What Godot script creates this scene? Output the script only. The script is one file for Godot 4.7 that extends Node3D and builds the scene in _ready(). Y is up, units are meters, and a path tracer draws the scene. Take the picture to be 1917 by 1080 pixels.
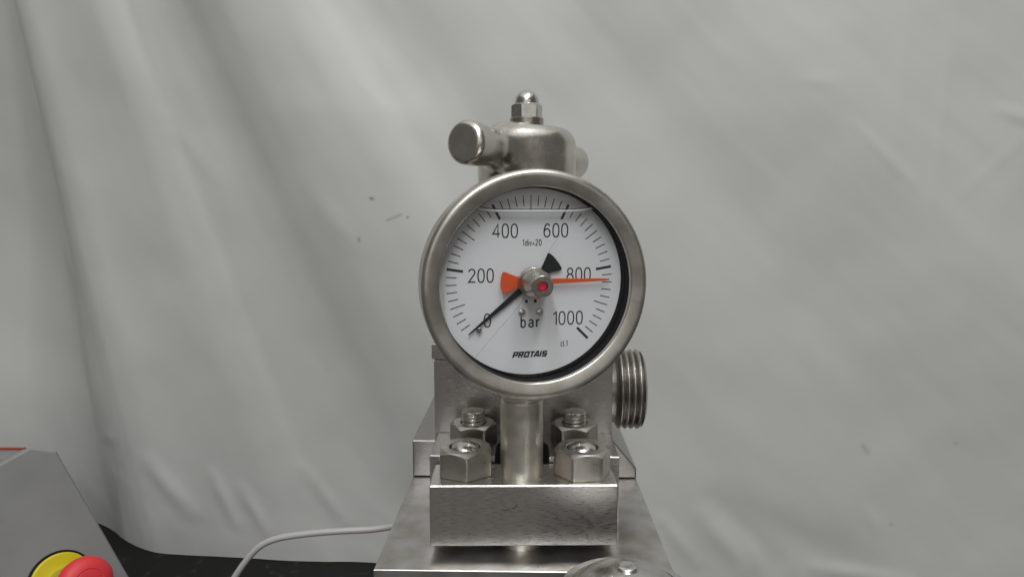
extends Node3D
# A dial pressure gauge on a stainless valve head in front of a pale tarpaulin.
# Shapes are written in millimetres and committed in metres.

var M := {}
var tex := {}


func _ready() -> void:
	# ---- camera -------------------------------------------------------------
	var cam := Camera3D.new()
	cam.name = "camera"
	cam.keep_aspect = Camera3D.KEEP_HEIGHT
	cam.position = Vector3(0, 0.39, 0)
	cam.rotation_degrees = Vector3(-6.77, 1.3, 0)
	cam.near = 0.01
	cam.far = 50.0
	var lens := CameraAttributesPhysical.new()
	lens.frustum_focal_length = 14.24      # on a 12 mm high sensor: 45.7 degrees
	lens.exposure_aperture = 14.0          # a pupil of one millimetre
	lens.frustum_focus_distance = 0.365
	lens.frustum_near = 0.01
	lens.frustum_far = 50.0
	cam.attributes = lens
	cam.fov = 45.74
	add_child(cam)
	cam.current = true
	# ---- surroundings and lamps --------------------------------------------
	var env := Environment.new()
	env.background_mode = Environment.BG_COLOR
	env.background_color = Color(0.101, 0.0965, 0.091).linear_to_srgb()
	env.tonemap_mode = Environment.TONE_MAPPER_LINEAR
	env.tonemap_exposure = 1.13
	env.sdfgi_enabled = true
	env.ssao_enabled = true
	env.ssil_enabled = true
	var we := WorldEnvironment.new()
	we.name = "world_environment"
	we.environment = env
	add_child(we)
	# two fluorescent rows and the pale ceiling they light
	lamp("ceiling_lamp", Vector3(-0.33, 2.4, 2.1), Vector3(-0.33, 0, 2.1), Vector2(0.14, 2.8), 4.0, Color(0.94, 0.975, 1.0))
	lamp("ceiling_lamp", Vector3(0.45, 2.4, 1.2), Vector3(0.45, 0, 1.2), Vector2(0.14, 2.8), 3.0, Color(1.0, 1.0, 0.985))
	lamp("ceiling_bounce", Vector3(-0.1, 2.7, 0.4), Vector3(-0.1, 0, 0.4), Vector2(4.0, 3.2), 2.0, Color(1.0, 0.99, 0.97))
	lamp("room_bounce", Vector3(0.6, 1.55, 4.5), Vector3(0.6, 1.4, 0), Vector2(6.0, 2.2), 2.1, Color(1.0, 0.98, 0.92))
	make_textures()
	make_materials()
	# ---- setting ------------------------------------------------------------
	bench()
	tarpaulin()
	# ---- things -------------------------------------------------------------
	machine_base()
	valve_head()
	pressure_gauge()
	domed_cap()
	cable()
	control_box()


func lamp(called: String, at: Vector3, to: Vector3, size: Vector2, energy: float, tint: Color) -> void:
	var l := AreaLight3D.new()
	l.name = called
	l.area_size = size
	l.light_energy = energy
	l.light_color = tint.linear_to_srgb()
	l.area_normalize_energy = true
	l.shadow_enabled = true
	l.area_range = 8.0
	add_child(l, true)
	l.look_at_from_position(at, to, Vector3(0, 0, -1) if absf(at.x - to.x) < 0.01 else Vector3.UP)


# ============================================================ textures, materials
func noise_tex(called: String, freq: float, oct: int, lo: Color, hi: Color, sd: int, kind := FastNoiseLite.TYPE_SIMPLEX_SMOOTH, from := 0.0, to := 1.0, size := 512) -> NoiseTexture2D:
	var n := FastNoiseLite.new()
	n.noise_type = kind
	n.seed = sd
	n.frequency = freq
	n.fractal_octaves = oct
	var t := NoiseTexture2D.new()
	t.width = size
	t.height = size
	t.seamless = true
	t.noise = n
	var g := Gradient.new()
	g.offsets = PackedFloat32Array([from, to])
	g.colors = PackedColorArray([lo, hi])
	t.color_ramp = g
	tex[called] = t
	return t


func normal_tex(called: String, freq: float, oct: int, strength: float, sd: int) -> void:
	var n := FastNoiseLite.new()
	n.seed = sd
	n.frequency = freq
	n.fractal_octaves = oct
	var t := NoiseTexture2D.new()
	t.width = 512
	t.height = 512
	t.seamless = true
	t.noise = n
	t.as_normal_map = true
	t.bump_strength = strength
	tex[called] = t


func make_textures() -> void:
	noise_tex("mottle", 0.008, 5, Color(0.93, 0.92, 0.905), Color(1, 1, 1), 3, FastNoiseLite.TYPE_SIMPLEX_SMOOTH, 0.25, 0.75)
	noise_tex("even", 0.02, 5, Color(0.955, 0.95, 0.945), Color(1, 1, 1), 13)
	noise_tex("stain", 0.010, 5, Color(0.90, 0.865, 0.80), Color(1, 1, 1), 11, FastNoiseLite.TYPE_SIMPLEX_SMOOTH, 0.2, 0.6)
	scratch_tex("wear", 0.82, 91)
	noise_tex("grime", 0.005, 6, Color(0.88, 0.86, 0.825), Color(1, 1, 1), 51, FastNoiseLite.TYPE_SIMPLEX_SMOOTH, 0.05, 0.72, 1024)
	noise_tex("rough", 0.03, 5, Color(0.55, 0.55, 0.55), Color(1, 1, 1), 5, FastNoiseLite.TYPE_SIMPLEX_SMOOTH, 0.2, 0.8)
	noise_tex("rough_soft", 0.012, 4, Color(0.86, 0.86, 0.86), Color(1, 1, 1), 6)
	noise_tex("rough_fine", 0.12, 4, Color(0.5, 0.5, 0.5), Color(1, 1, 1), 7, FastNoiseLite.TYPE_SIMPLEX_SMOOTH, 0.2, 0.8)
	normal_tex("brush", 0.04, 4, 5.0, 21)
	normal_tex("lumps", 0.02, 4, 6.0, 23)
	noise_tex("grey_paint", 0.006, 5, Color(0.88, 0.88, 0.88), Color(1, 1, 1), 31)
	noise_tex("weave", 0.25, 3, Color(0.9, 0.9, 0.9), Color(1, 1, 1), 37)


# roughness of handled metal: fine random scratches and wiped smears
func scratch_tex(called: String, base: float, sd: int) -> void:
	var im := Image.create(1024, 1024, false, Image.FORMAT_RGB8)
	var n := FastNoiseLite.new()
	n.seed = sd
	n.frequency = 0.006
	n.fractal_octaves = 5
	for b in 512:
		for a in 512:
			# blended over the edges so that the tile repeats without a seam
			var fx := smoothstep(400.0, 512.0, float(a))
			var fy := smoothstep(400.0, 512.0, float(b))
			var v := lerpf(lerpf(n.get_noise_2d(a, b * 1.6), n.get_noise_2d(a - 512, b * 1.6), fx), lerpf(n.get_noise_2d(a, (b - 512) * 1.6), n.get_noise_2d(a - 512, (b - 512) * 1.6), fx), fy)
			var c := clampf(base + 0.32 * v, 0.0, 1.0)
			im.fill_rect(Rect2i(a * 2, b * 2, 2, 2), Color(c, c, c))
	var rng := RandomNumberGenerator.new()
	rng.seed = sd
	for k in 900:
		var p := Vector2(rng.randf() * 1024.0, rng.randf() * 1024.0)
		var ang := rng.randfn(0.0, 0.5) if k % 3 else rng.randf() * TAU
		var d := Vector2(cos(ang), sin(ang))
		var l := rng.randf_range(8.0, 90.0)
		var w := rng.randf_range(-0.35, 0.2)
		for i in int(l):
			var q := p + d * i
			var at := Vector2i(posmod(int(q.x), 1024), posmod(int(q.y), 1024))
			var c := clampf(im.get_pixelv(at).r + w * sin(PI * i / l), 0.15, 1.0)
			im.set_pixelv(at, Color(c, c, c))
	tex[called] = ImageTexture.create_from_image(im)


func steel(called: String, tint: Color, rough: float, scale: Vector3, bump := 0.12, map := "mottle", rmap := "rough", nmap := "brush") -> StandardMaterial3D:
	var m := StandardMaterial3D.new()
	m.resource_name = called
	m.albedo_color = tint.linear_to_srgb()
	m.albedo_texture = tex[map]
	m.metallic = 1.0
	m.roughness = rough
	m.roughness_texture = tex[rmap]
	m.normal_enabled = bump > 0.0
	m.normal_texture = tex[nmap]
	m.normal_scale = bump
	m.uv1_triplanar = true
	m.uv1_scale = scale
	M[called] = m
	return m


func matt(called: String, tint: Color, rough: float) -> StandardMaterial3D:
	var m := StandardMaterial3D.new()
	m.resource_name = called
	m.albedo_color = tint.linear_to_srgb()
	m.roughness = rough
	M[called] = m
	return m


func make_materials() -> void:
	steel("brushed", Color(0.66, 0.635, 0.615), 0.42, Vector3(9, 120, 120), 0.20, "even")
	steel("plate", Color(0.62, 0.61, 0.61), 0.46, Vector3(8, 8, 8), 0.0, "grime", "wear")
	steel("body", Color(0.46, 0.443, 0.43), 0.48, Vector3(8, 110, 110), 0.08, "even")
	steel("nut", Color(0.60, 0.58, 0.55), 0.44, Vector3(22, 22, 22), 0.0, "grime", "wear")
	steel("stud", Color(0.66, 0.65, 0.635), 0.32, Vector3(30, 30, 30), 0.0, "mottle", "wear")
	steel("cast", Color(0.72, 0.705, 0.67), 0.33, Vector3(11, 11, 11), 0.07, "grime", "wear", "lumps")
	steel("turned", Color(0.47, 0.455, 0.435), 0.27, Vector3(60, 20, 20), 0.0, "mottle", "rough_soft")
	steel("stem", Color(0.78, 0.755, 0.70), 0.52, Vector3(16, 16, 16), 0.0, "grime", "wear")
	steel("bezel", Color(0.63, 0.61, 0.575), 0.42, Vector3(12, 12, 12), 0.0, "grime", "wear")
	steel("knob", Color(0.47, 0.44, 0.40), 0.36, Vector3(30, 30, 30), 0.0, "grime", "wear")
	steel("dome", Color(0.63, 0.625, 0.62), 0.34, Vector3(16, 16, 16), 0.0, "mottle", "wear")
	steel("scratched", Color(0.85, 0.85, 0.84), 0.30, Vector3(60, 60, 60), 0.1)
	matt("enamel", Color(0.69, 0.70, 0.72), 0.45)
	matt("print", Color(0.012, 0.012, 0.014), 0.5)
	matt("black", Color(0.008, 0.008, 0.010), 0.5).metallic_specular = 0.3
	matt("rubber", Color(0.007, 0.007, 0.008), 0.6).metallic_specular = 0.3
	matt("orange", Color(0.62, 0.075, 0.008), 0.45)
	var r := matt("button_red", Color(0.66, 0.035, 0.045), 0.5)
	r.normal_enabled = true
	r.normal_texture = tex["lumps"]
	r.normal_scale = 0.12
	r.uv1_triplanar = true
	r.uv1_scale = Vector3(60, 60, 60)
	matt("button_yellow", Color(0.62, 0.50, 0.012), 0.5)
	matt("trim_red", Color(0.30, 0.05, 0.035), 0.5)
	matt("centre_red", Color(0.50, 0.022, 0.04), 0.15)
	matt("cable_grey", Color(0.41, 0.40, 0.395), 0.38)
	var p := matt("painted_box", Color(0.27, 0.27, 0.268), 0.5)
	p.albedo_texture = tex["grey_paint"]
	p.uv1_triplanar = true
	p.uv1_scale = Vector3(6, 6, 6)
	var g := matt("glass", Color(0.95, 1.0, 1.0, 0.03), 0.02)
	g.albedo_color.a = 0.01
	g.transparency = BaseMaterial3D.TRANSPARENCY_ALPHA
	var q := matt("meniscus_glint", Color(0.9, 0.91, 0.92), 0.3)  # pale colour stands in for light caught along the liquid's edge
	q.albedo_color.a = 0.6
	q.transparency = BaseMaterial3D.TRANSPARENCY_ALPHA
	var s := matt("scratch_and_refraction", Color(0.06, 0.06, 0.065), 0.5)  # scratches in the glass, also the painted dark refraction line of the liquid
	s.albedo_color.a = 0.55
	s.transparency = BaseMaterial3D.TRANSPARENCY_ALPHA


# ============================================================ shape helpers (mm)
func tri(T: Array, a: Vector3, b: Vector3, c: Vector3) -> void:
	T.append(a)
	T.append(b)
	T.append(c)


func quad(T: Array, a: Vector3, b: Vector3, c: Vector3, d: Vector3) -> void:
	tri(T, a, b, c)
	tri(T, a, c, d)


# profile: [radius, height] pairs, upwards along the outside
func lathe(T: Array, prof: Array, n: int, x := Transform3D.IDENTITY) -> void:
	for j in n:
		var t0 := TAU * j / n
		var t1 := TAU * (j + 1) / n
		for i in prof.size() - 1:
			var r0: float = prof[i][0]
			var r1: float = prof[i + 1][0]
			var y0: float = prof[i][1]
			var y1: float = prof[i + 1][1]
			var a := x * Vector3(r0 * cos(t0), y0, -r0 * sin(t0))
			var b := x * Vector3(r0 * cos(t1), y0, -r0 * sin(t1))
			var c := x * Vector3(r1 * cos(t1), y1, -r1 * sin(t1))
			var d := x * Vector3(r1 * cos(t0), y1, -r1 * sin(t0))
			if r0 > 1e-6:
				tri(T, a, b, c)
			if r1 > 1e-6:
				tri(T, a, c, d)


func arc(cx: float, cy: float, r: float, from: float, to: float, n: int) -> Array:
	var out := []
	for i in n + 1:
		var t := deg_to_rad(lerpf(from, to, float(i) / n))
		out.append([cx + r * cos(t), cy + r * sin(t)])
	return out


# poly: Vector2(x, z); extruded along y with bevelled ends
func prism(T: Array, poly: PackedVector2Array, y0: float, y1: float, bev: float, x := Transform3D.IDENTITY) -> void:
	var p := poly.duplicate()
	var area := 0.0
	for i in p.size():
		area += p[i].cross(p[(i + 1) % p.size()])
	if area > 0.0:
		p.reverse()
	var n := p.size()
	var q := PackedVector2Array()
	for i in n:
		var e0: Vector2 = (p[i] - p[(i + n - 1) % n]).normalized()
		var e1: Vector2 = (p[(i + 1) % n] - p[i]).normalized()
		var n0 := Vector2(-e0.y, e0.x)
		var n1 := Vector2(-e1.y, e1.x)
		var m := (n0 + n1).normalized()
		var k: float = bev / maxf(0.3, m.dot(n0))
		q.append(p[i] - m * k)
	# the inset must lie inside: flip if it went outwards
	var a2 := 0.0
	var a1 := 0.0
	for i in n:
		a1 += absf(0.0) + p[i].cross(p[(i + 1) % n])
		a2 += q[i].cross(q[(i + 1) % n])
	if absf(a2) > absf(a1):
		for i in n:
			q[i] = p[i] * 2.0 - q[i]
	for i in n:
		var j := (i + 1) % n
		var P := func(v: Vector2, y: float) -> Vector3: return x * Vector3(v.x, y, v.y)
		quad(T, P.call(p[i], y0 + bev), P.call(p[j], y0 + bev), P.call(p[j], y1 - bev), P.call(p[i], y1 - bev))
		if bev > 0.0:
			quad(T, P.call(p[i], y1 - bev), P.call(p[j], y1 - bev), P.call(q[j], y1), P.call(q[i], y1))
			quad(T, P.call(q[i], y0), P.call(q[j], y0), P.call(p[j], y0 + bev), P.call(p[i], y0 + bev))
	var idx := Geometry2D.triangulate_polygon(q)
	for k in range(0, idx.size(), 3):
		var a := q[idx[k]]
		var b := q[idx[k + 1]]
		var c := q[idx[k + 2]]
		if (b - a).cross(c - a) > 0.0:
			var s := b
			b = c
			c = s
		tri(T, x * Vector3(a.x, y1, a.y), x * Vector3(b.x, y1, b.y), x * Vector3(c.x, y1, c.y))
		tri(T, x * Vector3(a.x, y0, a.y), x * Vector3(c.x, y0, c.y), x * Vector3(b.x, y0, b.y))


func rect(x0: float, x1: float, z0: float, z1: float, cut := 0.0) -> PackedVector2Array:
	if cut <= 0.0:
		return PackedVector2Array([Vector2(x0, z0), Vector2(x1, z0), Vector2(x1, z1), Vector2(x0, z1)])
	return PackedVector2Array([Vector2(x0 + cut, z0), Vector2(x1 - cut, z0), Vector2(x1, z0 + cut), Vector2(x1, z1 - cut), Vector2(x1 - cut, z1), Vector2(x0 + cut, z1), Vector2(x0, z1 - cut), Vector2(x0, z0 + cut)])


func tube(T: Array, pts: PackedVector3Array, rad: float, n := 12, caps := true) -> void:
	var side := Vector3.UP
	var rings := []
	for i in pts.size():
		var d := (pts[mini(i + 1, pts.size() - 1)] - pts[maxi(i - 1, 0)]).normalized()
		var u := (side - d * side.dot(d))
		if u.length() < 0.05:
			u = Vector3.RIGHT - d * d.x
		u = u.normalized()
		side = u
		var w := d.cross(u)
		var ring := []
		for k in n:
			var t := TAU * k / n
			ring.append(pts[i] + (u * cos(t) + w * sin(t)) * rad)
		rings.append(ring)
	for i in rings.size() - 1:
		for k in n:
			var l := (k + 1) % n
			quad(T, rings[i][k], rings[i][l], rings[i + 1][l], rings[i + 1][k])
	if caps:
		var e: int = rings.size() - 1
		for k in n:
			var l := (k + 1) % n
			tri(T, pts[0], rings[0][l], rings[0][k])
			tri(T, pts[e], rings[e][k], rings[e][l])


# flat strip of a pen stroke in the plane z
func stroke(T: Array, pts: Array, w: float, z: float, closed := false) -> void:
	var n := pts.size()
	var L := []
	var R := []
	for i in n:
		var p: Vector2 = pts[i]
		var a: Vector2 = pts[(i + n - 1) % n] if (closed or i > 0) else p
		var b: Vector2 = pts[(i + 1) % n] if (closed or i < n - 1) else p
		var e0 := (p - a).normalized() if a != p else (b - p).normalized()
		var e1 := (b - p).normalized() if b != p else e0
		var n0 := Vector2(-e0.y, e0.x)
		var n1 := Vector2(-e1.y, e1.x)
		var m := (n0 + n1).normalized()
		var k := w * 0.5 / maxf(0.45, m.dot(n0))
		L.append(p + m * k)
		R.append(p - m * k)
	var cnt := n if closed else n - 1
	for i in cnt:
		var j := (i + 1) % n
		quad(T, Vector3(R[i].x, R[i].y, z), Vector3(R[j].x, R[j].y, z), Vector3(L[j].x, L[j].y, z), Vector3(L[i].x, L[i].y, z))


# commit triangles (mm) as one mesh in metres; edges sharper than the angle stay hard
func mesh_of(T: Array, angle := 32.0) -> ArrayMesh:
	var limit := cos(deg_to_rad(angle))
	var n := T.size()
	var fn := PackedVector3Array()
	var around := {}
	for i in range(0, n, 3):
		var f: Vector3 = (T[i + 1] - T[i]).cross(T[i + 2] - T[i])
		fn.append(f)
		for k in 3:
			var v: Vector3 = T[i + k]
			var key := Vector3i(roundi(v.x * 200.0), roundi(v.y * 200.0), roundi(v.z * 200.0))
			if not around.has(key):
				around[key] = PackedInt32Array()
			around[key].append(i / 3)
	var pos := PackedVector3Array()
	var nor := PackedVector3Array()
	pos.resize(n)
	nor.resize(n)
	for i in range(0, n, 3):
		var own := fn[i / 3]
		var on := own.normalized()
		for k in 3:
			var v: Vector3 = T[i + k]
			var key := Vector3i(roundi(v.x * 200.0), roundi(v.y * 200.0), roundi(v.z * 200.0))
			var s := Vector3.ZERO
			for o in around[key]:
				var f := fn[o]
				if f.normalized().dot(on) > limit:
					s += f
			var to := i + (0 if k == 0 else 3 - k)
			pos[to] = v * 0.001
			nor[to] = s.normalized() if s.length() > 0.0 else on
	var arr := []
	arr.resize(Mesh.ARRAY_MAX)
	arr[Mesh.ARRAY_VERTEX] = pos
	arr[Mesh.ARRAY_NORMAL] = nor
	var am := ArrayMesh.new()
	am.add_surface_from_arrays(Mesh.PRIMITIVE_TRIANGLES, arr)
	return am


func part(called: String, T: Array, mat: String, parent: Node3D, angle := 32.0) -> MeshInstance3D:
	var o := MeshInstance3D.new()
	o.name = called
	o.mesh = mesh_of(T, angle)
	o.material_override = M[mat]
	parent.add_child(o, true)
	return o


func thing(called: String, label: String, category: String, at := Vector3.ZERO, turn := 0.0) -> Node3D:
	var o := Node3D.new()
	o.name = called
	add_child(o, true)
	o.position = at
	o.rotation_degrees.y = turn
	o.set_meta("label", label)
	o.set_meta("category", category)
	return o


func again(o: MeshInstance3D, parent: Node3D, shift: Vector3, turn := 0.0) -> MeshInstance3D:
	var c: MeshInstance3D = o.duplicate()
	var base := String(o.name)
	var k := 1
	while parent.has_node("%s_%03d" % [base, k]):
		k += 1
	c.name = "%s_%03d" % [base, k]
	parent.add_child(c)
	c.position = shift
	c.rotation_degrees.y = turn
	return c


# ============================================================ setting
func bench() -> void:
	var T := []
	prism(T, rect(-1500, 1500, -1300, -258), -40, 0, 2)
	var m := matt("bench_mat", Color(1, 1, 1), 0.55)
	m.metallic_specular = 0.33
	noise_tex("mat_veins", 0.006, 4, Color(0.20, 0.20, 0.205), Color(0.085, 0.087, 0.09), 77, FastNoiseLite.TYPE_SIMPLEX_SMOOTH, 0.0, 0.10, 1024)
	var n: FastNoiseLite = tex["mat_veins"].noise
	n.fractal_type = FastNoiseLite.FRACTAL_RIDGED
	var g: Gradient = tex["mat_veins"].color_ramp
	g.offsets = PackedFloat32Array([0.0, 0.78, 0.93])
	g.colors = PackedColorArray([Color(0.075, 0.077, 0.076), Color(0.085, 0.087, 0.086), Color(0.21, 0.21, 0.21)])
	m.albedo_texture = tex["mat_veins"]
	m.uv1_triplanar = true
	m.uv1_scale = Vector3(2.2, 2.2, 2.2)
	var o := part("bench_top", T, "bench_mat", self)
	o.set_meta("kind", "structure")
	o.set_meta("label", "black veined bench top under the machine and tarpaulin")


func lut(keys: Array, x: float) -> float:
	if x <= keys[0][0]:
		return keys[0][1]
	for i in keys.size() - 1:
		if x < keys[i + 1][0]:
			var t: float = (x - keys[i][0]) / (keys[i + 1][0] - keys[i][0])
			return lerpf(keys[i][1], keys[i + 1][1], t * t * (3.0 - 2.0 * t))
	return keys[-1][1]


func straight(keys: Array, x: float) -> float:
	if x <= keys[0][0]:
		return keys[0][1]
	for i in keys.size() - 1:
		if x < keys[i + 1][0]:
			return lerpf(keys[i][1], keys[i + 1][1], (x - keys[i][0]) / (keys[i + 1][0] - keys[i][0]))
	return keys[-1][1]


func tarpaulin() -> void:
	# folds fan out from the upper left; s numbers them from left to right
	var tilt := [[-400, 0.2], [-160, -0.3], [-90, 0.5], [-40, 0.75], [-5, -0.3], [28, -0.85], [58, -0.6], [95, 0.15], [150, -0.12], [200, -0.28], [237, 0.3], [263, 0.6], [278, 0.1], [325, 0.05], [360, -0.3], [398, -0.85], [430, -0.6], [474, -0.1], [535, 0.2], [590, 0.6], [614, 0.85], [650, 0.4], [720, 0.1], [760, -0.12], [807, 0.02], [940, 0.16], [1070, -0.14], [1200, -0.1], [1330, 0.12], [1640, 0.0]]
	var back := [[-300, -846.0], [-140, -836.0], [-57, -797.0], [20, -731.0], [300, -712.0], [600, -691.0], [800, -690.0], [1600, -691.0]]
	var height := PackedFloat32Array()   # integral of the tilt, one value per unit of s from -800
	var sum := 0.0
	for i in 3600:
		var s := i - 800.0
		sum -= 0.47 * 0.57 * (lut(tilt, s) - 0.03) if s > -400 and s < 1640 else 0.0
		height.append(sum)
	var soft := FastNoiseLite.new()
	soft.seed = 5
	soft.frequency = 0.006
	soft.fractal_octaves = 3
	var creased := FastNoiseLite.new()
	creased.seed = 9
	creased.frequency = 0.0045
	creased.fractal_type = FastNoiseLite.FRACTAL_RIDGED
	creased.fractal_octaves = 3
	# short sharp creases: from, to (u, v), height mm, width
	var creases := [[1535, 245, 1640, 345, 0.9, 9], [1440, 175, 1500, 182, 0.6, 10], [1610, 60, 1608, 330, 0.8, 5], [1692, 40, 1684, 380, 0.9, 6], [1730, 60, 1728, 300, -0.6, 5], [1780, 225, 1860, 250, 1.4, 9], [1850, 250, 1720, 375, 0.4, 9], [1890, 400, 1960, 420, 1.2, 8], [600, 345, 690, 460, 0.7, 18], [720, 190, 770, 250, 0.7, 14], [300, 40, 350, 260, 0.9, 14], [350, 230, 420, 340, 0.8, 16], [1310, 950, 1390, 1050, 1.8, 18], [1330, 920, 1450, 1040, -1.8, 22], [1400, 1000, 1420, 1060, 0.9, 12], [1610, 940, 1630, 980, 0.7, 9], [1360, 930, 1620, 1065, -2.2, 34], [380, 900, 420, 1000, 2.0, 12], [440, 930, 480, 1010, 1.8, 12], [250, 880, 330, 980, 2.5, 18], [560, 880, 640, 990, 1.5, 14], [8, 480, 40, 540, 3.5, 26], [35, 560, 120, 820, 2.6, 30], [95, 600, 165, 880, 1.6, 24], [120, 850, 170, 840, 1.2, 12], [1240, 960, 1300, 1040, 1.8, 14], [1520, 1050, 1700, 1075, 2.0, 12]]
	var nx := 400
	var ny := 220
	var pos := PackedVector3Array()
	var uv := PackedVector2Array()
	for j in ny + 1:
		var y := 1050.0 * j / ny + 1.0
		var v := 388.0 - (y - 390.0) / 0.57
		for i in nx + 1:
			var x := lerpf(-1150.0, 1150.0, float(i) / nx)
			var u := 987.0 + x / 0.57
			var vv := clampf(v, -400.0, 1080.0)
			var s := (u - 0.15 * vv) / (1.0 + 0.0007 * vv)
			var z := 0.0
			for tap in 5:
				z += 0.2 * straight(back, s + (tap - 2) * 16.0)
			if z < -720.0:
				z = -720.0 + (z + 720.0) * (1.45 - 0.45 * smoothstep(350.0, 1000.0, vv))
			var f := clampf(s + 800.0, 0.0, 3598.0)
			var fall := clampf(1.25 - vv / 1500.0, 0.45, 1.1)
			z += lerpf(height[int(f)], height[int(f) + 1], f - int(f)) * fall
			z += soft.get_noise_2d(s * 1.6, vv * 0.45) * 0.5
			z += soft.get_noise_2d(u * 0.3 + 900.0, v * 0.3) * 3.0
			z += creased.get_noise_2d(s * 1.5, vv * 0.9 + 300.0) * (0.03 + 0.6 * smoothstep(700.0, 1060.0, vv)) * (1.0 - 0.75 * smoothstep(1000.0, 1500.0, u))
			for c in creases:
				var a := Vector2(c[0], c[1])
				var b := Vector2(c[2], c[3])
				var p := Vector2(u, v)
				if p.x < minf(a.x, b.x) - 60.0 or p.x > maxf(a.x, b.x) + 60.0 or p.y < minf(a.y, b.y) - 60.0 or p.y > maxf(a.y, b.y) + 60.0:
					continue
				var t := clampf((p - a).dot(b - a) / (b - a).length_squared(), 0.0, 1.0)
				var d := p.distance_to(a.lerp(b, t)) / float(c[5])
				z += float(c[4]) * exp(-d * d) * (0.35 + 0.65 * sin(PI * clampf(t, 0.08, 0.92)))
			pos.append(Vector3(x, y, z) * 0.001)
			uv.append(Vector2(float(i) / nx, 1.0 - float(j) / ny))
	var w := nx + 1
	var nor := PackedVector3Array()
	nor.resize(pos.size())
	var index := PackedInt32Array()
	for j in ny + 1:
		for i in w:
			var dx := pos[j * w + mini(i + 1, nx)] - pos[j * w + maxi(i - 1, 0)]
			var dy := pos[mini(j + 1, ny) * w + i] - pos[maxi(j - 1, 0) * w + i]
			nor[j * w + i] = dx.cross(dy).normalized()
			if i < nx and j < ny:
				var k := j * w + i
				index.append_array(PackedInt32Array([k, k + w, k + 1, k + 1, k + w, k + w + 1]))
	var arr := []
	arr.resize(Mesh.ARRAY_MAX)
	arr[Mesh.ARRAY_VERTEX] = pos
	arr[Mesh.ARRAY_NORMAL] = nor
	arr[Mesh.ARRAY_TEX_UV] = uv
	arr[Mesh.ARRAY_INDEX] = index
	var am := ArrayMesh.new()
	am.add_surface_from_arrays(Mesh.PRIMITIVE_TRIANGLES, arr)
	# dirt specks and scuffs on the sheet
	var im := Image.create(2048, 1024, false, Image.FORMAT_RGB8)
	im.fill(Color(1, 1, 1))
	var rng := RandomNumberGenerator.new()
	rng.seed = 12
	var cloud := FastNoiseLite.new()
	cloud.seed = 4
	cloud.frequency = 0.004
	cloud.fractal_octaves = 4
	for b in 256:
		for a in 512:
			var c := 0.975 + 0.025 * cloud.get_noise_2d(a * 4.0, b * 4.0)
			im.fill_rect(Rect2i(a * 4, b * 4, 4, 4), Color(c, c, c * 0.995))
	var scuff := func(x0: float, y0: float, x1: float, y1: float, width: float, dark: float) -> void:
		var a := Vector2((x0 + 1.15) / 2.3 * 2048.0, (1.051 - y0) / 1.05 * 1024.0)
		var b := Vector2((x1 + 1.15) / 2.3 * 2048.0, (1.051 - y1) / 1.05 * 1024.0)
		var steps := int(a.distance_to(b)) * 2 + 2
		for k in steps:
			var p := a.lerp(b, float(k) / steps)
			var r := int(ceil(width)) + 1
			for yy in range(-r, r + 1):
				for xx in range(-r, r + 1):
					var q := Vector2i(int(p.x) + xx, int(p.y) + yy)
					if q.x < 0 or q.y < 0 or q.x >= 2048 or q.y >= 1024:
						continue
					var d := Vector2(q.x + 0.5, q.y + 0.5).distance_to(p) / width
					var k2 := dark * exp(-d * d * 1.5) * 0.5
					var o := im.get_pixelv(q)
					im.set_pixelv(q, o.lerp(Color(0.35, 0.34, 0.32), k2))
	scuff.call(-0.1546, 0.3988, -0.151, 0.398, 1.0, 0.5)
	scuff.call(-0.139, 0.3770, -0.1225, 0.3835, 0.8, 0.2)
	scuff.call(-0.1185, 0.3805, -0.1170, 0.3800, 1.0, 0.45)
	scuff.call(-0.1672, 0.3560, -0.1672, 0.3610, 0.9, 0.3)
	scuff.call(0.345, 0.148, 0.352, 0.138, 1.2, 0.06)
	scuff.call(0.44, 0.150, 0.441, 0.149, 1.2, 0.15)
	scuff.call(0.38, 0.062, 0.382, 0.061, 1.2, 0.12)
	var m := matt("tarp_sheet", Color(0.615, 0.62, 0.598), 0.48)
	m.albedo_texture = ImageTexture.create_from_image(im)
	var o := MeshInstance3D.new()
	o.name = "tarpaulin"
	o.mesh = am
	o.material_override = m
	add_child(o)
	o.set_meta("label", "pale grey tarpaulin hanging in diagonal folds behind the machine")
	o.set_meta("category", "tarpaulin")


# ============================================================ machine
func machine_base() -> void:
	var t := thing("machine_base", "stainless steel machine base with flat plate and raised rear step", "machine", Vector3(0, 0, 0))
	var T := []
	prism(T, rect(-80.9, 77.2, -600, -339.2), 150, 200, 0.35)
	part("base_plate", T, "plate", t)
	# raised step, its right shoulder cut away
	T = []
	var P := PackedVector2Array([Vector2(-80.8, -200.6), Vector2(77.0, -200.6), Vector2(77.0, -207.5), Vector2(61.0, -227.0), Vector2(-80.8, -227.0)])
	prism(T, P, -598, -464, 0.8, Transform3D(Basis(Vector3(1, 0, 0), Vector3(0, 0, 1), Vector3(0, -1, 0)), Vector3.ZERO))
	part("rear_step", T, "body", t)
	T = []
	prism(T, rect(-78, 74, -597, -344), 0.5, 149.6, 1.0)
	part("machine_body", T, "body", t)
	# bright nicks in the plate left of the block
	T = []
	for k in 5:
		var x0 := -76.2 + k * 2.1
		prism(T, PackedVector2Array([Vector2(x0, -371.6 - 0.25 * k), Vector2(x0 + 1.7, -372.5 - 0.3 * k), Vector2(x0 + 1.8, -372.1 - 0.3 * k), Vector2(x0 + 0.1, -371.1 - 0.25 * k)]), 199.9, 200.06, 0.0)
	prism(T, PackedVector2Array([Vector2(-75.8, -370.2), Vector2(-71.0, -372.0), Vector2(-70.9, -371.8), Vector2(-75.7, -369.9)]), 199.9, 200.06, 0.0)
	part("scratch_mark", T, "scratched", t)


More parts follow.
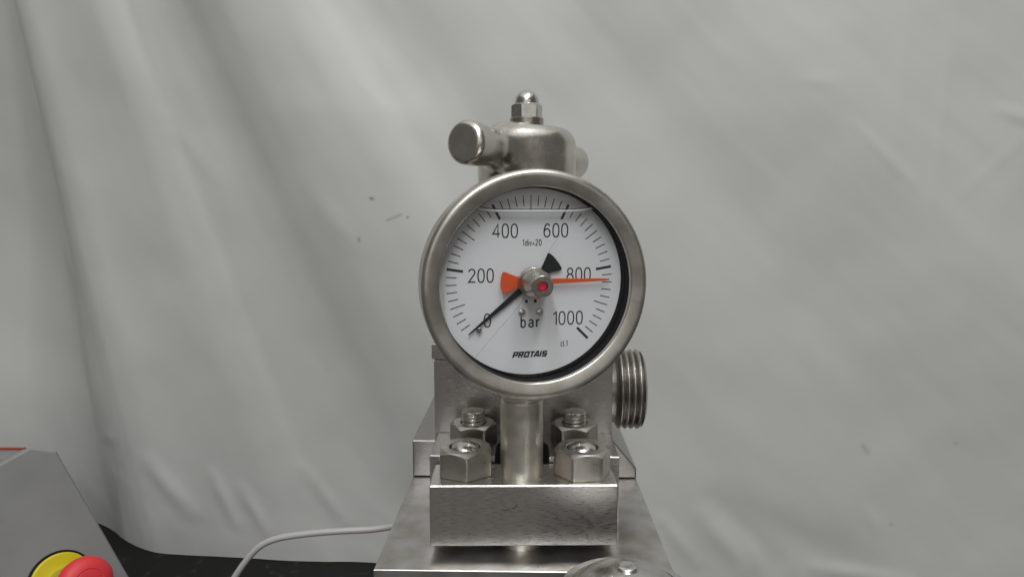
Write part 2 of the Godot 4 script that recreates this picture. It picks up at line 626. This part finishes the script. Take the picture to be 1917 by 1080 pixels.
func hex_nut(R: float, h: float, bore: float, chamfer: float) -> Array:
	var T := []
	var apo := R * cos(PI / 6.0)
	var rc := apo * 0.97
	var n := 96
	var rad := func(k: int) -> float:
		var th := TAU * k / n
		var m := fmod(th, PI / 3.0) - PI / 6.0
		return minf(apo / cos(m), R * 0.985)
	for k in n:
		var ring0 := []
		var ring1 := []
		for side in 2:
			var kk := (k + side) % n
			var th := TAU * kk / n
			var r: float = rad.call(kk)
			var d := Vector3(cos(th), 0, -sin(th))
			var top: float = h - maxf(0.0, r - rc) * chamfer
			var ring := [d * bore + Vector3(0, 0.2, 0), d * (r - 0.5) + Vector3(0, 0.05, 0), d * r + Vector3(0, 0.5, 0), d * r + Vector3(0, top - 0.25, 0), d * (r - 0.35) + Vector3(0, top, 0), d * (rc - 0.3) + Vector3(0, h, 0), d * (bore + 0.5) + Vector3(0, h, 0), d * bore + Vector3(0, h - 0.5, 0), d * bore + Vector3(0, 0.2, 0)]
			if side == 0:
				ring0 = ring
			else:
				ring1 = ring
		for i in ring0.size() - 1:
			quad(T, ring0[i], ring1[i], ring1[i + 1], ring0[i + 1])
	return T


func threaded_stud(r: float, y0: float, y1: float, pitch: float) -> Array:
	var T := []
	var n := 40
	var steps := int((y1 - y0) / pitch * 8.0)
	var prev := []
	for i in steps + 1:
		var ring := []
		for k in n + 1:
			var th := TAU * k / n
			var y := lerpf(y0, y1, float(i) / steps)
			var ph := TAU * (y / pitch - float(k) / n)
			var rr := r - 0.55 * (0.5 - 0.5 * cos(ph))
			var edge := clampf((y1 - y) / 1.2, 0.0, 1.0)
			rr = minf(rr, r - 0.9 * (1.0 - edge))
			ring.append(Vector3(rr * cos(th), y, -rr * sin(th)))
		if i > 0:
			for k in n:
				quad(T, prev[k], prev[k + 1], ring[k + 1], ring[k])
		prev = ring
	for k in n:
		tri(T, Vector3(0, y1 + 0.25, 0), prev[k], prev[k + 1])
	return T


func valve_head() -> void:
	var t := thing("valve_head", "stainless steel valve head with clamped blocks, cross handle and side port", "valve", Vector3(0, 0.2, -0.37))
	var o3 := Vector3(0, -200, 370)     # mm shift from the scene to this thing's own axes
	var S := Transform3D(Basis.IDENTITY, o3)
	# body block and its cover plate
	var T := []
	prism(T, rect(-59.9, 54.8, -506, -428.8), 200.6, 292.8, 0.5, S)
	var body := part("valve_body", T, "body", t)
	T = []
	prism(T, rect(-61.2, 55.6, -507, -427.9), 293.5, 303.5, 0.5, S)
	part("cover_plate", T, "body", t)
	# threaded side port along x
	T = []
	var prof := [[0.0, 54.0], [22.6, 54.0], [22.6, 54.4], [22.8, 59.2], [24.4, 61.0]]
	for i in 121:
		var a := float(i) / 120.0
		var x := 61.2 + a * 17.2
		prof.append([24.4 + 3.0 * pow(absf(cos(PI * (x - 63.2) / 4.15)), 0.75), x])
	prof += [[25.0, 78.9], [24.2, 79.6], [19.5, 79.6], [18.5, 78.9], [18.5, 60.0], [0.0, 60.0]]
	lathe(T, prof, 96, S * Transform3D(Basis(Vector3(0, 0, -1), Vector3(1, 0, 0), Vector3(0, -1, 0)), Vector3(0, 264.8, -466)))
	part("threaded_port", T, "turned", t, 40)
	# cross handle, one casting
	var hub := Vector3(-0.8, 0, -462)
	var dl := Vector3(-38.3, 427.4, -397) - Vector3(-0.8, 425.2, -462)
	var ax := dl.normalized()
	var mid := Vector3(-0.8, 425.2, -462)
	T = nets(AABB(Vector3(-52, 398, -540), Vector3(104, 47, 156)), 1.25, func(p: Vector3) -> float:
		var q := Vector2(Vector2(p.x - hub.x, p.z - hub.z).length() - 32.6, absf(p.y - 360.0) - 81.6)
		var rr := 11.0
		q += Vector2(rr, rr)
		var d1 := Vector2(maxf(q.x, 0), maxf(q.y, 0)).length() + minf(maxf(q.x, q.y), 0.0) - rr
		var r := p - mid
		var along := r.dot(ax)
		var ra := lerpf(10.6, 12.9, smoothstep(34.0, 64.0, absf(along)))
		var c := Vector2((r - ax * along).length() - ra, absf(along) - 73.0) + Vector2(4.0, 4.0)
		var d2 := Vector2(maxf(c.x, 0), maxf(c.y, 0)).length() + minf(maxf(c.x, c.y), 0.0) - 4.0
		var k := 18.0
		var h := clampf(0.5 + 0.5 * (d2 - d1) / k, 0.0, 1.0)
		return lerpf(d2, d1, h) - k * h * (1.0 - h))
	for i in T.size():
		T[i] = T[i] + o3
	var handle := part("cross_handle", T, "cast", t, 60)
	T = []
	lathe(T, [[30.6, 304.0], [32.55, 304.6], [32.6, 398.2]], 80, Transform3D(Basis.IDENTITY, hub + o3))
	part("handle_shaft", T, "cast", handle)
	# washer and cap nut on the handle
	var N := Transform3D(Basis.IDENTITY, hub + o3)
	T = []
	lathe(T, [[9.2, 441.0], [9.2, 443.9], [11.0, 444.0], [11.2, 444.3], [11.2, 447.9], [10.9, 448.2], [6.0, 448.2]], 64, N)
	part("washer", T, "knob", handle)
	T = hex_nut(10.6, 9.2, 3.0, 0.7)
	for i in T.size():
		T[i] = N * (Vector3(0, 448.2, 0) + Basis(Vector3.UP, deg_to_rad(12)) * T[i])
	lathe(T, [[7.9, 456.9], [7.9, 458.6]] + arc(0, 458.6, 7.9, 0, 90, 14), 48, N)
	part("cap_nut", T, "stud", handle)
	# front clamp block, turned a little
	var F := S * Transform3D(Basis(Vector3.UP, deg_to_rad(2.0)), Vector3(-2.2, 0, -369.4))
	T = []
	prism(T, rect(-51.0, 51.0, -15.6, 15.9, 0.5), 206.5, 241.1, 0.7, F)
	var front := part("front_clamp_block", T, "brushed", t)
	T = []
	lathe(T, [[0, 200.05], [12.0, 200.05], [12.0, 206.6], [0, 206.6]], 48, S * Transform3D(Basis.IDENTITY, Vector3(-2.9, 0, -371.8)))
	part("locating_boss", T, "stem", front)
	T = []
	for d in [[-10.6, -3.2, 0.5], [-9.6, -3.0, 0.35], [-8.4, -3.3, 0.5], [-5.6, -4.3, 0.6], [-4.4, -5.2, 0.7], [-3.8, -6.2, 0.4], [-7.2, -2.6, 0.3]]:
		prism(T, rect(d[0] - d[2], d[0] + d[2], d[1] - 0.25, d[1] + 0.25), 0, 0.06, 0.0, F * Transform3D(Basis(Vector3(1, 0, 0), Vector3(0, 0, 1), Vector3(0, -1, 0)), Vector3(0, 224.0, 15.88)))
	part("stamped_mark", T, "print", front)
	T = hex_nut(16.5, 15.2, 8.7, 0.75)
	var nut := part("nut", T, "nut", front, 25)
	nut.position = (Vector3(-35.0, 241.15, -372.0) + o3) * 0.001
	nut.rotation_degrees.y = -90 + 7.3
	again(nut, front, (Vector3(31.2, 241.15, -372.4) + o3) * 0.001, -90 - 22)
	T = []
	lathe(T, [[8.1, 0.3], [8.1, 13.6], [7.7, 14.9], [6.4, 16.2], [4.6, 17.2], [2.4, 17.8], [1.5, 17.9], [0, 17.9]], 56)
	var stud := part("bolt_end", T, "stud", front, 60)
	stud.position = nut.position
	again(stud, front, (Vector3(31.2, 241.15, -372.4) + o3) * 0.001)
	# rear clamp block with a round bay for the stem
	var poly := PackedVector2Array([Vector2(-57.5, -428.2), Vector2(54.2, -428.2), Vector2(54.2, -387.6), Vector2(13.2, -387.6)])
	for i in 33:
		var a := PI * i / 32.0
		poly.append(Vector2(-2.9 + 16.1 * cos(a), -404.5 - 16.1 * sin(a)))
	poly.append_array(PackedVector2Array([Vector2(-19.0, -387.6), Vector2(-57.5, -387.6)]))
	T = []
	prism(T, poly, 200.5, 244.7, 0.5, S)
	var rear := part("rear_clamp_block", T, "body", t)
	T = hex_nut(14.9, 13.4, 7.8, 0.75)
	var rn := part("nut", T, "nut", rear, 25)
	rn.position = (Vector3(-33.2, 244.75, -410.5) + o3) * 0.001
	rn.rotation_degrees.y = -90 - 28
	again(rn, rear, (Vector3(29.4, 244.75, -410.5) + o3) * 0.001, -90 + 25)
	var st := part("threaded_stud", threaded_stud(7.5, 0.3, 20.6, 2.3), "stud", rear, 60)
	st.position = rn.position
	again(st, rear, (Vector3(29.4, 244.75, -410.5) + o3) * 0.001, 70)
	for b in [front, rear]:
		for c in b.get_children():
			if String(c.name).begins_with("nut"):
				c.set_meta("label", "hexagonal steel nut")


# surface nets of a distance field (mm)
func nets(box: AABB, cell: float, f: Callable) -> Array:
	var nx := int(box.size.x / cell) + 1
	var ny := int(box.size.y / cell) + 1
	var nz := int(box.size.z / cell) + 1
	var val := PackedFloat32Array()
	val.resize(nx * ny * nz)
	for k in nz:
		for j in ny:
			for i in nx:
				val[(k * ny + j) * nx + i] = f.call(box.position + Vector3(i, j, k) * cell)
	var vert := {}
	var T := []
	var off := [0, 1, nx, nx + 1, nx * ny, nx * ny + 1, nx * ny + nx, nx * ny + nx + 1]
	var edges := [[0, 1], [2, 3], [4, 5], [6, 7], [0, 2], [1, 3], [4, 6], [5, 7], [0, 4], [1, 5], [2, 6], [3, 7]]
	for k in nz - 1:
		for j in ny - 1:
			for i in nx - 1:
				var at := (k * ny + j) * nx + i
				var mask := 0
				for c in 8:
					if val[at + off[c]] < 0.0:
						mask |= 1 << c
				if mask == 0 or mask == 255:
					continue
				var s := Vector3.ZERO
				var n := 0
				for e in edges:
					var a: float = val[at + off[e[0]]]
					var b: float = val[at + off[e[1]]]
					if (a < 0.0) == (b < 0.0):
						continue
					var t := a / (a - b)
					var pa := Vector3(e[0] & 1, (e[0] >> 1) & 1, e[0] >> 2)
					var pb := Vector3(e[1] & 1, (e[1] >> 1) & 1, e[1] >> 2)
					s += pa.lerp(pb, t)
					n += 1
				var p := box.position + (Vector3(i, j, k) + s / n) * cell
				vert[at] = p
	for at in vert:
		var i: int = at % nx
		var j: int = (at / nx) % ny
		var k: int = at / (nx * ny)
		var here := val[at] < 0.0
		var steps := [1, nx, nx * ny]
		for axis in 3:
			var o1: int = steps[(axis + 1) % 3]
			var o2: int = steps[(axis + 2) % 3]
			if [i, j, k][(axis + 1) % 3] == 0 or [i, j, k][(axis + 2) % 3] == 0:
				continue
			var there := val[at + steps[axis]] < 0.0
			if here == there:
				continue
			if not (vert.has(at - o1) and vert.has(at - o2) and vert.has(at - o1 - o2)):
				continue
			if here:
				quad(T, vert[at - o1 - o2], vert[at - o2], vert[at], vert[at - o1])
			else:
				quad(T, vert[at - o1 - o2], vert[at - o1], vert[at], vert[at - o2])
	return T


# ============================================================ gauge
func ell(cx: float, cy: float, rx: float, ry: float, from := 0.0, to := 360.0, n := 28, power := 1.0) -> Array:
	var out := []
	for i in n + (0 if absf(to - from) >= 359.9 else 1):
		var t := deg_to_rad(lerpf(from, to, float(i) / n))
		var c := cos(t)
		var s := sin(t)
		out.append(Vector2(cx + rx * signf(c) * pow(absf(c), power), cy + ry * signf(s) * pow(absf(s), power)))
	return out


# strokes of a character in a box one unit high: [points, closed]
func glyph(ch: String) -> Array:
	match ch:
		"0": return [[ell(0.27, 0.5, 0.235, 0.5, 0, 360, 32, 0.82), true]]
		"1": return [[[Vector2(0.06, 0.80), Vector2(0.30, 0.99), Vector2(0.30, 0.0)], false]]
		"2": return [[ell(0.27, 0.755, 0.225, 0.245, 172, -35, 18) + [Vector2(0.03, 0.03), Vector2(0.53, 0.03)], false]]
		"4": return [[[Vector2(0.41, 0.0), Vector2(0.41, 0.99), Vector2(0.02, 0.27), Vector2(0.56, 0.27)], false]]
		"6": return [[ell(0.27, 0.31, 0.23, 0.31), true], [[Vector2(0.04, 0.36), Vector2(0.06, 0.60), Vector2(0.12, 0.82), Vector2(0.21, 0.95), Vector2(0.31, 0.99), Vector2(0.41, 0.95), Vector2(0.48, 0.84)], false]]
		"8": return [[ell(0.27, 0.76, 0.195, 0.235), true], [ell(0.27, 0.265, 0.24, 0.265), true]]
		"b": return [[[Vector2(0.05, 0.0), Vector2(0.05, 1.36)], false], [ell(0.32, 0.47, 0.27, 0.47, 0, 360, 28, 0.9), true]]
		"a": return [[ell(0.30, 0.70, 0.25, 0.27, 165, 10, 12) + [Vector2(0.56, 0.55), Vector2(0.56, 0.0)], false], [[Vector2(0.56, 0.55), Vector2(0.30, 0.52)] + ell(0.28, 0.27, 0.26, 0.26, 110, 270, 12) + [Vector2(0.42, 0.06), Vector2(0.56, 0.22)], false]]
		"r": return [[[Vector2(0.05, 0.0), Vector2(0.05, 0.97)], false], [[Vector2(0.05, 0.55), Vector2(0.12, 0.80), Vector2(0.25, 0.93), Vector2(0.40, 0.95)], false]]
		"d": return [[[Vector2(0.42, 0.0), Vector2(0.42, 1.0)], false], [ell(0.24, 0.33, 0.19, 0.33), true]]
		"i": return [[[Vector2(0.06, 0.0), Vector2(0.06, 0.66)], false], [[Vector2(0.06, 0.82), Vector2(0.06, 0.94)], false]]
		"v": return [[[Vector2(0.0, 0.66), Vector2(0.18, 0.0), Vector2(0.36, 0.66)], false]]
		"=": return [[[Vector2(0.0, 0.22), Vector2(0.4, 0.22)], false], [[Vector2(0.0, 0.42), Vector2(0.4, 0.42)], false]]
		"c": return [[ell(0.22, 0.35, 0.18, 0.35, 45, 315, 16), false]]
		"l": return [[[Vector2(0.05, 0.0), Vector2(0.05, 1.0)], false]]
		".": return [[[Vector2(0.06, 0.0), Vector2(0.06, 0.2)], false]]
		"P": return [[[Vector2(0.1, 0.0), Vector2(0.1, 0.88), Vector2(0.78, 0.88), Vector2(0.78, 0.42), Vector2(0.1, 0.42)], false]]
		"R": return [[[Vector2(0.1, 0.0), Vector2(0.1, 0.88), Vector2(0.78, 0.88), Vector2(0.78, 0.44), Vector2(0.1, 0.44)], false], [[Vector2(0.45, 0.44), Vector2(0.78, 0.0)], false]]
		"O": return [[[Vector2(0.1, 0.12), Vector2(0.1, 0.88), Vector2(0.82, 0.88), Vector2(0.82, 0.12)], true]]
		"T": return [[[Vector2(0.0, 0.88), Vector2(0.86, 0.88)], false], [[Vector2(0.43, 0.0), Vector2(0.43, 0.8)], false]]
		"A": return [[[Vector2(0.02, 0.0), Vector2(0.40, 0.93), Vector2(0.62, 0.93), Vector2(0.86, 0.0)], false], [[Vector2(0.2, 0.30), Vector2(0.78, 0.30)], false]]
		"I": return [[[Vector2(0.12, 0.0), Vector2(0.12, 1.0)], false]]
		"S": return [[[Vector2(0.84, 0.88), Vector2(0.1, 0.88), Vector2(0.1, 0.5), Vector2(0.78, 0.5), Vector2(0.78, 0.12), Vector2(-0.02, 0.12)], false]]
	return []


func write(T: Array, text: String, at: Vector2, h: float, wide: float, gaps: Array, pen: float, slant := 0.0, z := 0.0) -> void:
	# gaps: the advance of each character, in mm; centred on at
	var total := 0.0
	for g in gaps:
		total += g
	var x := at.x - total * 0.5
	var lift := 0.0
	for i in text.length():
		for s in glyph(text[i]):
			var pts := []
			for p: Vector2 in s[0]:
				pts.append(Vector2(x + (p.x * wide + p.y * slant) * h, at.y - h * 0.5 + p.y * h))
			stroke(T, pts, pen, z + lift, s[1])
			lift += 0.004
		x += gaps[i]


func needle(T: Array, outline: PackedVector2Array, z0: float, z1: float) -> void:
	var p := PackedVector2Array()
	for v in outline:
		p.append(Vector2(v.x, -v.y))
	prism(T, p, z0, z1, 0.12, Transform3D(Basis(Vector3.RIGHT, PI / 2.0), Vector3.ZERO))


func pressure_gauge() -> void:
	var t := thing("pressure_gauge", "round dial pressure gauge with steel bezel, black needle and orange drag needle", "pressure gauge", Vector3(0.0034, 0.3521, -0.3445), 13.0)
	var Z := Transform3D(Basis(Vector3.RIGHT, PI / 2.0), Vector3.ZERO)
	var T := []
	# bezel: dished front face, rolled rim
	var Q := Transform3D(Basis(Vector3.RIGHT, PI / 2.0), Vector3(1.2, -1.6, 0))
	var prof := [[56.8, -17.0], [58.1, -16.2], [58.6, -14.8], [58.6, -1.0]]
	prof += arc(55.6, 1.4, 3.0, -10, 75, 10)
	prof += [[55.0, 4.4], [52.0, 3.7], [50.6, 3.4], [50.0, 3.1], [49.7, 2.6], [49.7, -3.2], [50.8, -3.6]]
	lathe(T, prof, 160, Q)
	part("bezel", T, "bezel", t, 35)
	T = []
	lathe(T, [[0, -45.0], [48.0, -45.0], [53.5, -43.5], [55.4, -40.0], [55.4, -16.5], [57.3, -16.4]], 120, Q)
	part("case", T, "bezel", t, 35)
	T = []
	lathe(T, [[50.4, 0.4], [49.6, 0.3], [49.3, -0.2], [49.3, -4.4], [49.6, -4.6], [49.6, -5.0], [49.3, -5.2], [49.3, -7.9], [54.0, -8.2]], 140, Q)
	part("rubber_ring", T, "rubber", t, 35)
	# dial, printed
	T = []
	lathe(T, [[0, -8.3], [49.2, -8.3], [49.2, -7.55], [49.05, -7.5], [0, -7.5]], 120, Z)
	var dial := part("dial", T, "enamel", t, 35)
	var D := -7.5
	T = []
	for k in range(2, 51):
		var a := deg_to_rad(-135.0 + 5.4 * k)
		var d := Vector2(sin(a), cos(a))
		var inner := 38.7
		var pen := 0.5
		if k % 10 == 0:
			inner = 35.7
			pen = 1.35
		elif k % 5 == 0:
			inner = 36.2
		stroke(T, [d * inner, d * 44.1], pen, D + 0.05)
	part("scale_marks", T, "print", dial)
	for q in [["0", -22.9, -19.9, [3.6]], ["200", -25.9, 3.3, [4.75, 4.7, 3.9]], ["400", -13.3, 26.0, [4.75, 4.7, 3.9]], ["600", 13.4, 26.1, [4.75, 4.7, 3.9]], ["800", 26.0, 3.0, [4.75, 4.7, 3.9]], ["1000", 20.2, -19.9, [3.3, 4.75, 4.75, 3.9]]]:
		T = []
		write(T, q[0], Vector2(q[1], q[2]), 6.75, 1.0, q[3], 0.72, 0.0, D + 0.05)
		part("numeral", T, "print", dial)
	T = []
	write(T, "bar", Vector2(0.0, -22.1), 4.0, 1.0, [4.25, 4.0, 2.2], 0.80, 0.0, D + 0.05)
	part("lettering", T, "print", dial)
	T = []
	write(T, "1div=20", Vector2(0.6, 19.9), 3.0, 0.82, [1.55, 1.65, 0.75, 1.4, 1.6, 1.85, 1.4], 0.42, 0.0, D + 0.05)
	part("lettering", T, "print", dial)
	T = []
	write(T, "cl.1", Vector2(18.3, -33.5), 3.0, 0.8, [1.3, 0.7, 0.75, 1.0], 0.40, 0.0, D + 0.05)
	part("lettering", T, "print", dial)
	T = []
	write(T, "PROTAIS", Vector2(-0.6, -38.5), 3.1, 0.86, [2.95, 3.05, 2.95, 2.5, 2.9, 1.35, 2.5], 0.88, 0.30, D + 0.05)
	part("lettering", T, "print", dial)
	# slots cut in the dial under the pivot
	T = []
	for x in [-2.2, 2.1]:
		stroke(T, ell(x * 0.3, 0.0, 10.6, 10.6, 258.0 if x < 0 else 276.0, 265.0 if x < 0 else 284.0, 6), 1.7, D + 0.05)
	part("slot", T, "black", dial)
	for x in [-4.7, 4.75]:
		T = []
		lathe(T, [[1.95, D], [1.95, D + 0.5], [1.5, D + 0.95], [0, D + 1.05]], 32, Z * Transform3D(Basis.IDENTITY, Vector3(0, 0, 0)))
		for i in T.size():
			T[i] = T[i] + Vector3(x, -16.3, 0)
		stroke(T, [Vector2(x - 1.5, -16.5), Vector2(x + 1.5, -16.1)], 0.4, D + 1.08)
		part("screw", T, "stud", dial, 60)
	T = []
	lathe(T, [[1.3, D], [1.3, D + 2.2], [1.0, D + 2.5], [0, D + 2.5]], 24, Z)
	for i in T.size():
		T[i] = T[i] + Vector3(-27.4, -24.4, 0)
	part("stop_pin", T, "knob", dial)
	# black needle pointing at 0
	T = []
	var dir := Vector2(-31.2, -25.4).normalized()
	var nrm := Vector2(-dir.y, dir.x)
	var out := PackedVector2Array()
	for p in [[42.4, 0.3], [34.0, 0.65], [4.0, 1.75], [-8.0, 1.9], [-11.5, 3.4], [-15.6, 5.6], [-16.6, 5.3], [-17.1, 2.5], [-17.2, 0.0], [-17.1, -2.5], [-16.6, -5.3], [-15.6, -5.6], [-11.5, -3.4], [-8.0, -1.9], [4.0, -1.75], [34.0, -0.65], [42.4, -0.3]]:
		out.append(dir * p[0] + nrm * p[1])
	needle(T, out, -6.3, -5.7)
	part("black_needle", T, "black", t)
	# orange drag needle
	T = []
	dir = Vector2(41.3, 0.36).normalized()
	nrm = Vector2(-dir.y, dir.x)
	out = PackedVector2Array()
	for p in [[41.4, 0.45], [38.0, 0.65], [11.0, 1.4], [3.0, 1.5], [-6.5, 2.5], [-10.5, 3.9], [-14.0, 5.4], [-15.0, 5.5], [-15.7, 4.9], [-16.4, 2.6], [-16.6, 0.0], [-16.4, -2.6], [-15.7, -4.9], [-15.0, -5.5], [-14.0, -5.4], [-10.5, -3.9], [-6.5, -2.5], [3.0, -1.5], [11.0, -1.4], [38.0, -0.65], [41.4, -0.45]]:
		out.append(dir * p[0] + nrm * p[1])
	needle(T, out, -4.3, -3.8)
	part("drag_needle", T, "orange", t)
	# pivot below the window
	T = []
	lathe(T, [[2.6, D], [2.6, -6.4], [4.2, -6.35], [4.2, -4.4], [5.2, -4.35], [5.2, -3.3]], 40, Z)
	part("pivot", T, "knob", t)
	# window and the filling's surface line
	T = []
	lathe(T, [[7.0, -2.6], [49.3, -2.6]], 120, Z)
	var win := part("window_glass", T, "glass", t)
	T = []
	tube(T, PackedVector3Array([Vector3(13.8, 23.8, -2.55), Vector3(8.2, 15.2, -2.55), Vector3(5.6, 9.8, -2.55)]), 0.05, 6)
	part("scratch", T, "scratch_and_refraction", win)
	T = []
	tube(T, PackedVector3Array([Vector3(-5.4, -9.5, -2.55), Vector3(-12.0, -17.6, -2.55), Vector3(-18.7, -24.8, -2.55), Vector3(-29.8, -37.6, -2.55)]), 0.06, 6)
	part("scratch", T, "scratch_and_refraction", win)
	for row in [[37.0, 0.22, "scratch_and_refraction"], [36.0, 0.62, "meniscus_glint"]]:  # dark refraction line and pale glint, both painted as coloured tubes
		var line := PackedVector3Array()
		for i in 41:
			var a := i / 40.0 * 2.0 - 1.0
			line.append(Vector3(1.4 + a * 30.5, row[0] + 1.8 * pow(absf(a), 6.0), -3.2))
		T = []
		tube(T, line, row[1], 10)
		part("painted_liquid_line", T, row[2], t, 60)
	# reset knob
	T = []
	lathe(T, [[7.7, -3.0], [7.9, -2.6], [7.9, 1.2], [7.5, 1.6], [6.3, 1.7], [6.3, 2.5], [7.2, 2.7], [7.4, 3.2], [7.4, 9.2], [7.15, 10.2], [5.6, 15.6], [5.5, 16.2], [5.35, 17.7], [4.95, 18.1], [2.6, 18.1], [2.45, 17.9], [2.45, 16.0], [0, 16.0]], 72, Z)
	var knob := part("reset_knob", T, "knob", t, 28)
	T = []
	lathe(T, [[2.4, 16.05], [2.4, 17.0], [2.0, 17.4], [0.9, 17.2], [0, 17.0]], 40, Z)
	part("red_centre", T, "centre_red", knob, 60)
	# stem, upright below the case (the thing is turned, so the stem stays round)
	T = []
	var c := Vector3(0, 0, -28.2)
	lathe(T, [[11.9, -111.1], [11.95, -110.6], [11.95, -69.0], [11.6, -68.2], [11.2, -68.1], [11.3, -66.9], [11.7, -66.4], [11.7, -52.0]], 72, Transform3D(Basis.IDENTITY, c))
	part("stem", T, "stem", t, 35)


# ============================================================ the rest
func domed_cap() -> void:
	var t := thing("domed_cap", "domed steel cap with flange and small button in front of the plate", "cap", Vector3(0.0448, 0, -0.2893))
	var T := []
	lathe(T, [[0, 0.3], [27.0, 0.3], [27.0, 212.0], [28.4, 212.6]], 72)
	part("post", T, "body", t)
	T = []
	var prof := [[27.5, 211.9], [29.8, 212.5], [30.2, 213.4], [30.2, 218.8], [29.8, 219.5], [29.0, 219.9], [25.6, 220.3], [25.2, 219.5], [24.8, 219.5], [24.6, 220.2]]
	for i in 18:
		var a := i / 17.0
		var r := lerpf(24.6, 5.0, a)
		prof.append([r, 220.4 + 10.0 * (1.0 - pow(r / 24.6, 2.4))])
	lathe(T, prof, 96)
	part("dome", T, "dome", t, 35)
	T = []
	lathe(T, [[5.6, 229.8], [5.0, 230.4], [4.7, 231.1], [4.2, 231.6], [3.2, 231.8], [1.6, 231.55], [0, 231.45]], 48)
	part("button", T, "stud", t, 50)


func cable() -> void:
	var c := Curve3D.new()
	var P := [Vector3(-77, 166, -474), Vector3(-93, 165, -462), Vector3(-110, 164.6, -456), Vector3(-128, 165.4, -452), Vector3(-151, 164.2, -450), Vector3(-173, 161.0, -449), Vector3(-186, 155.5, -448), Vector3(-196, 145, -447), Vector3(-208, 127, -446), Vector3(-226, 95, -444), Vector3(-243, 50, -440), Vector3(-262, 12, -430), Vector3(-290, 2.9, -415), Vector3(-340, 2.7, -400)]
	for i in P.size():
		var d: Vector3 = (P[mini(i + 1, P.size() - 1)] - P[maxi(i - 1, 0)]) / 6.0
		c.add_point(P[i], -d, d)
	var pts := PackedVector3Array()
	var n := 90
	for i in n + 1:
		pts.append(c.sample_baked(c.get_baked_length() * i / n))
	var T := []
	tube(T, pts, 2.3, 16)
	var o := part("cable", T, "cable_grey", self, 60)
	o.set_meta("label", "thin grey cable bending from behind the machine base to the bench")
	o.set_meta("category", "cable")


func control_box() -> void:
	var n := Vector3(0.78, 0.30, 0.55).normalized()
	var ex := Vector3.UP.cross(n).normalized()
	var ey := n.cross(ex).normalized()
	var base := Vector3(-341.8, 118.3, -464.0)
	var t := thing("control_box", "grey painted control box with red and yellow emergency stop button", "control box", Vector3(-0.38, 0, -0.49))
	var shift := Vector3(380, 0, 490)
	var X := Transform3D(Basis(ex, ey, n), base + shift)
	var flat := func(p: Vector3) -> Vector2: return Vector2((p - base).dot(ex), (p - base).dot(ey))
	var pts := [Vector3(-368.0, 213.4, -480.2), Vector3(-356.9, 206.3, -492.2), Vector3(-312.3, 102.3, -498.7)]
	var poly := PackedVector2Array()
	for p in pts:
		poly.append(flat.call(p))
	var edge: Vector2 = (poly[2] - poly[1])
	poly.append(poly[2] + edge * 0.95)
	var left: Vector2 = flat.call(Vector3(-377.6, 207.5, -463.4))
	var far: Vector2 = poly[0] + (left - poly[0]) * 6.0
	poly.append(Vector2(far.x, poly[3].y))
	poly.append(far)
	# sloping front panel
	var Y := X * Transform3D(Basis(Vector3(1, 0, 0), Vector3(0, 0, 1), Vector3(0, -1, 0)), Vector3.ZERO)
	var q := PackedVector2Array()
	for v in poly:
		q.append(Vector2(v.x, -v.y))
	var T := []
	prism(T, q, -28, 0, 1.4, Y)
	part("front_panel", T, "painted_box", t)
	# housing behind the panel, with a red edge strip
	T = []
	prism(T, rect(-640, -468, -600, -500), 0.5, 168, 1.0, Transform3D(Basis.IDENTITY, shift))
	part("housing", T, "painted_box", t)
	T = []
	tube(T, PackedVector3Array([Vector3(-640, 169.5, -598) + shift, Vector3(-463, 169.0, -598) + shift]), 1.3, 10)
	part("edge_strip", T, "trim_red", t)
	# emergency stop: yellow plate, collar, red mushroom head
	T = []
	var B := X * Transform3D(Basis(Vector3(1, 0, 0), Vector3(0, 0, 1), Vector3(0, -1, 0)), Vector3.ZERO)
	lathe(T, [[20.0, 0.0], [20.0, 3.0], [19.0, 4.0], [0, 4.0]], 56, B)
	var stop := part("emergency_button", T, "button_yellow", t)
	T = []
	lathe(T, [[21.6, -0.5], [21.6, 1.2], [20.0, 1.6]], 56, B)
	part("gasket", T, "rubber", stop)
	T = []
	lathe(T, [[9.0, 4.0], [9.0, 33.0], [7.5, 34.0]], 40, B)
	part("collar", T, "stud", stop)
	T = []
	lathe(T, [[7.6, 28.0], [8.0, 31.5], [12.0, 35.5], [15.6, 40.0], [17.4, 44.0], [17.8, 46.5], [17.3, 49.5], [15.6, 52.0], [12.9, 53.8], [9.6, 54.6], [9.2, 54.2], [8.6, 54.25], [8.2, 54.7], [4.0, 55.0], [0, 55.0]], 64, B)
	part("mushroom_head", T, "button_red", stop, 50)
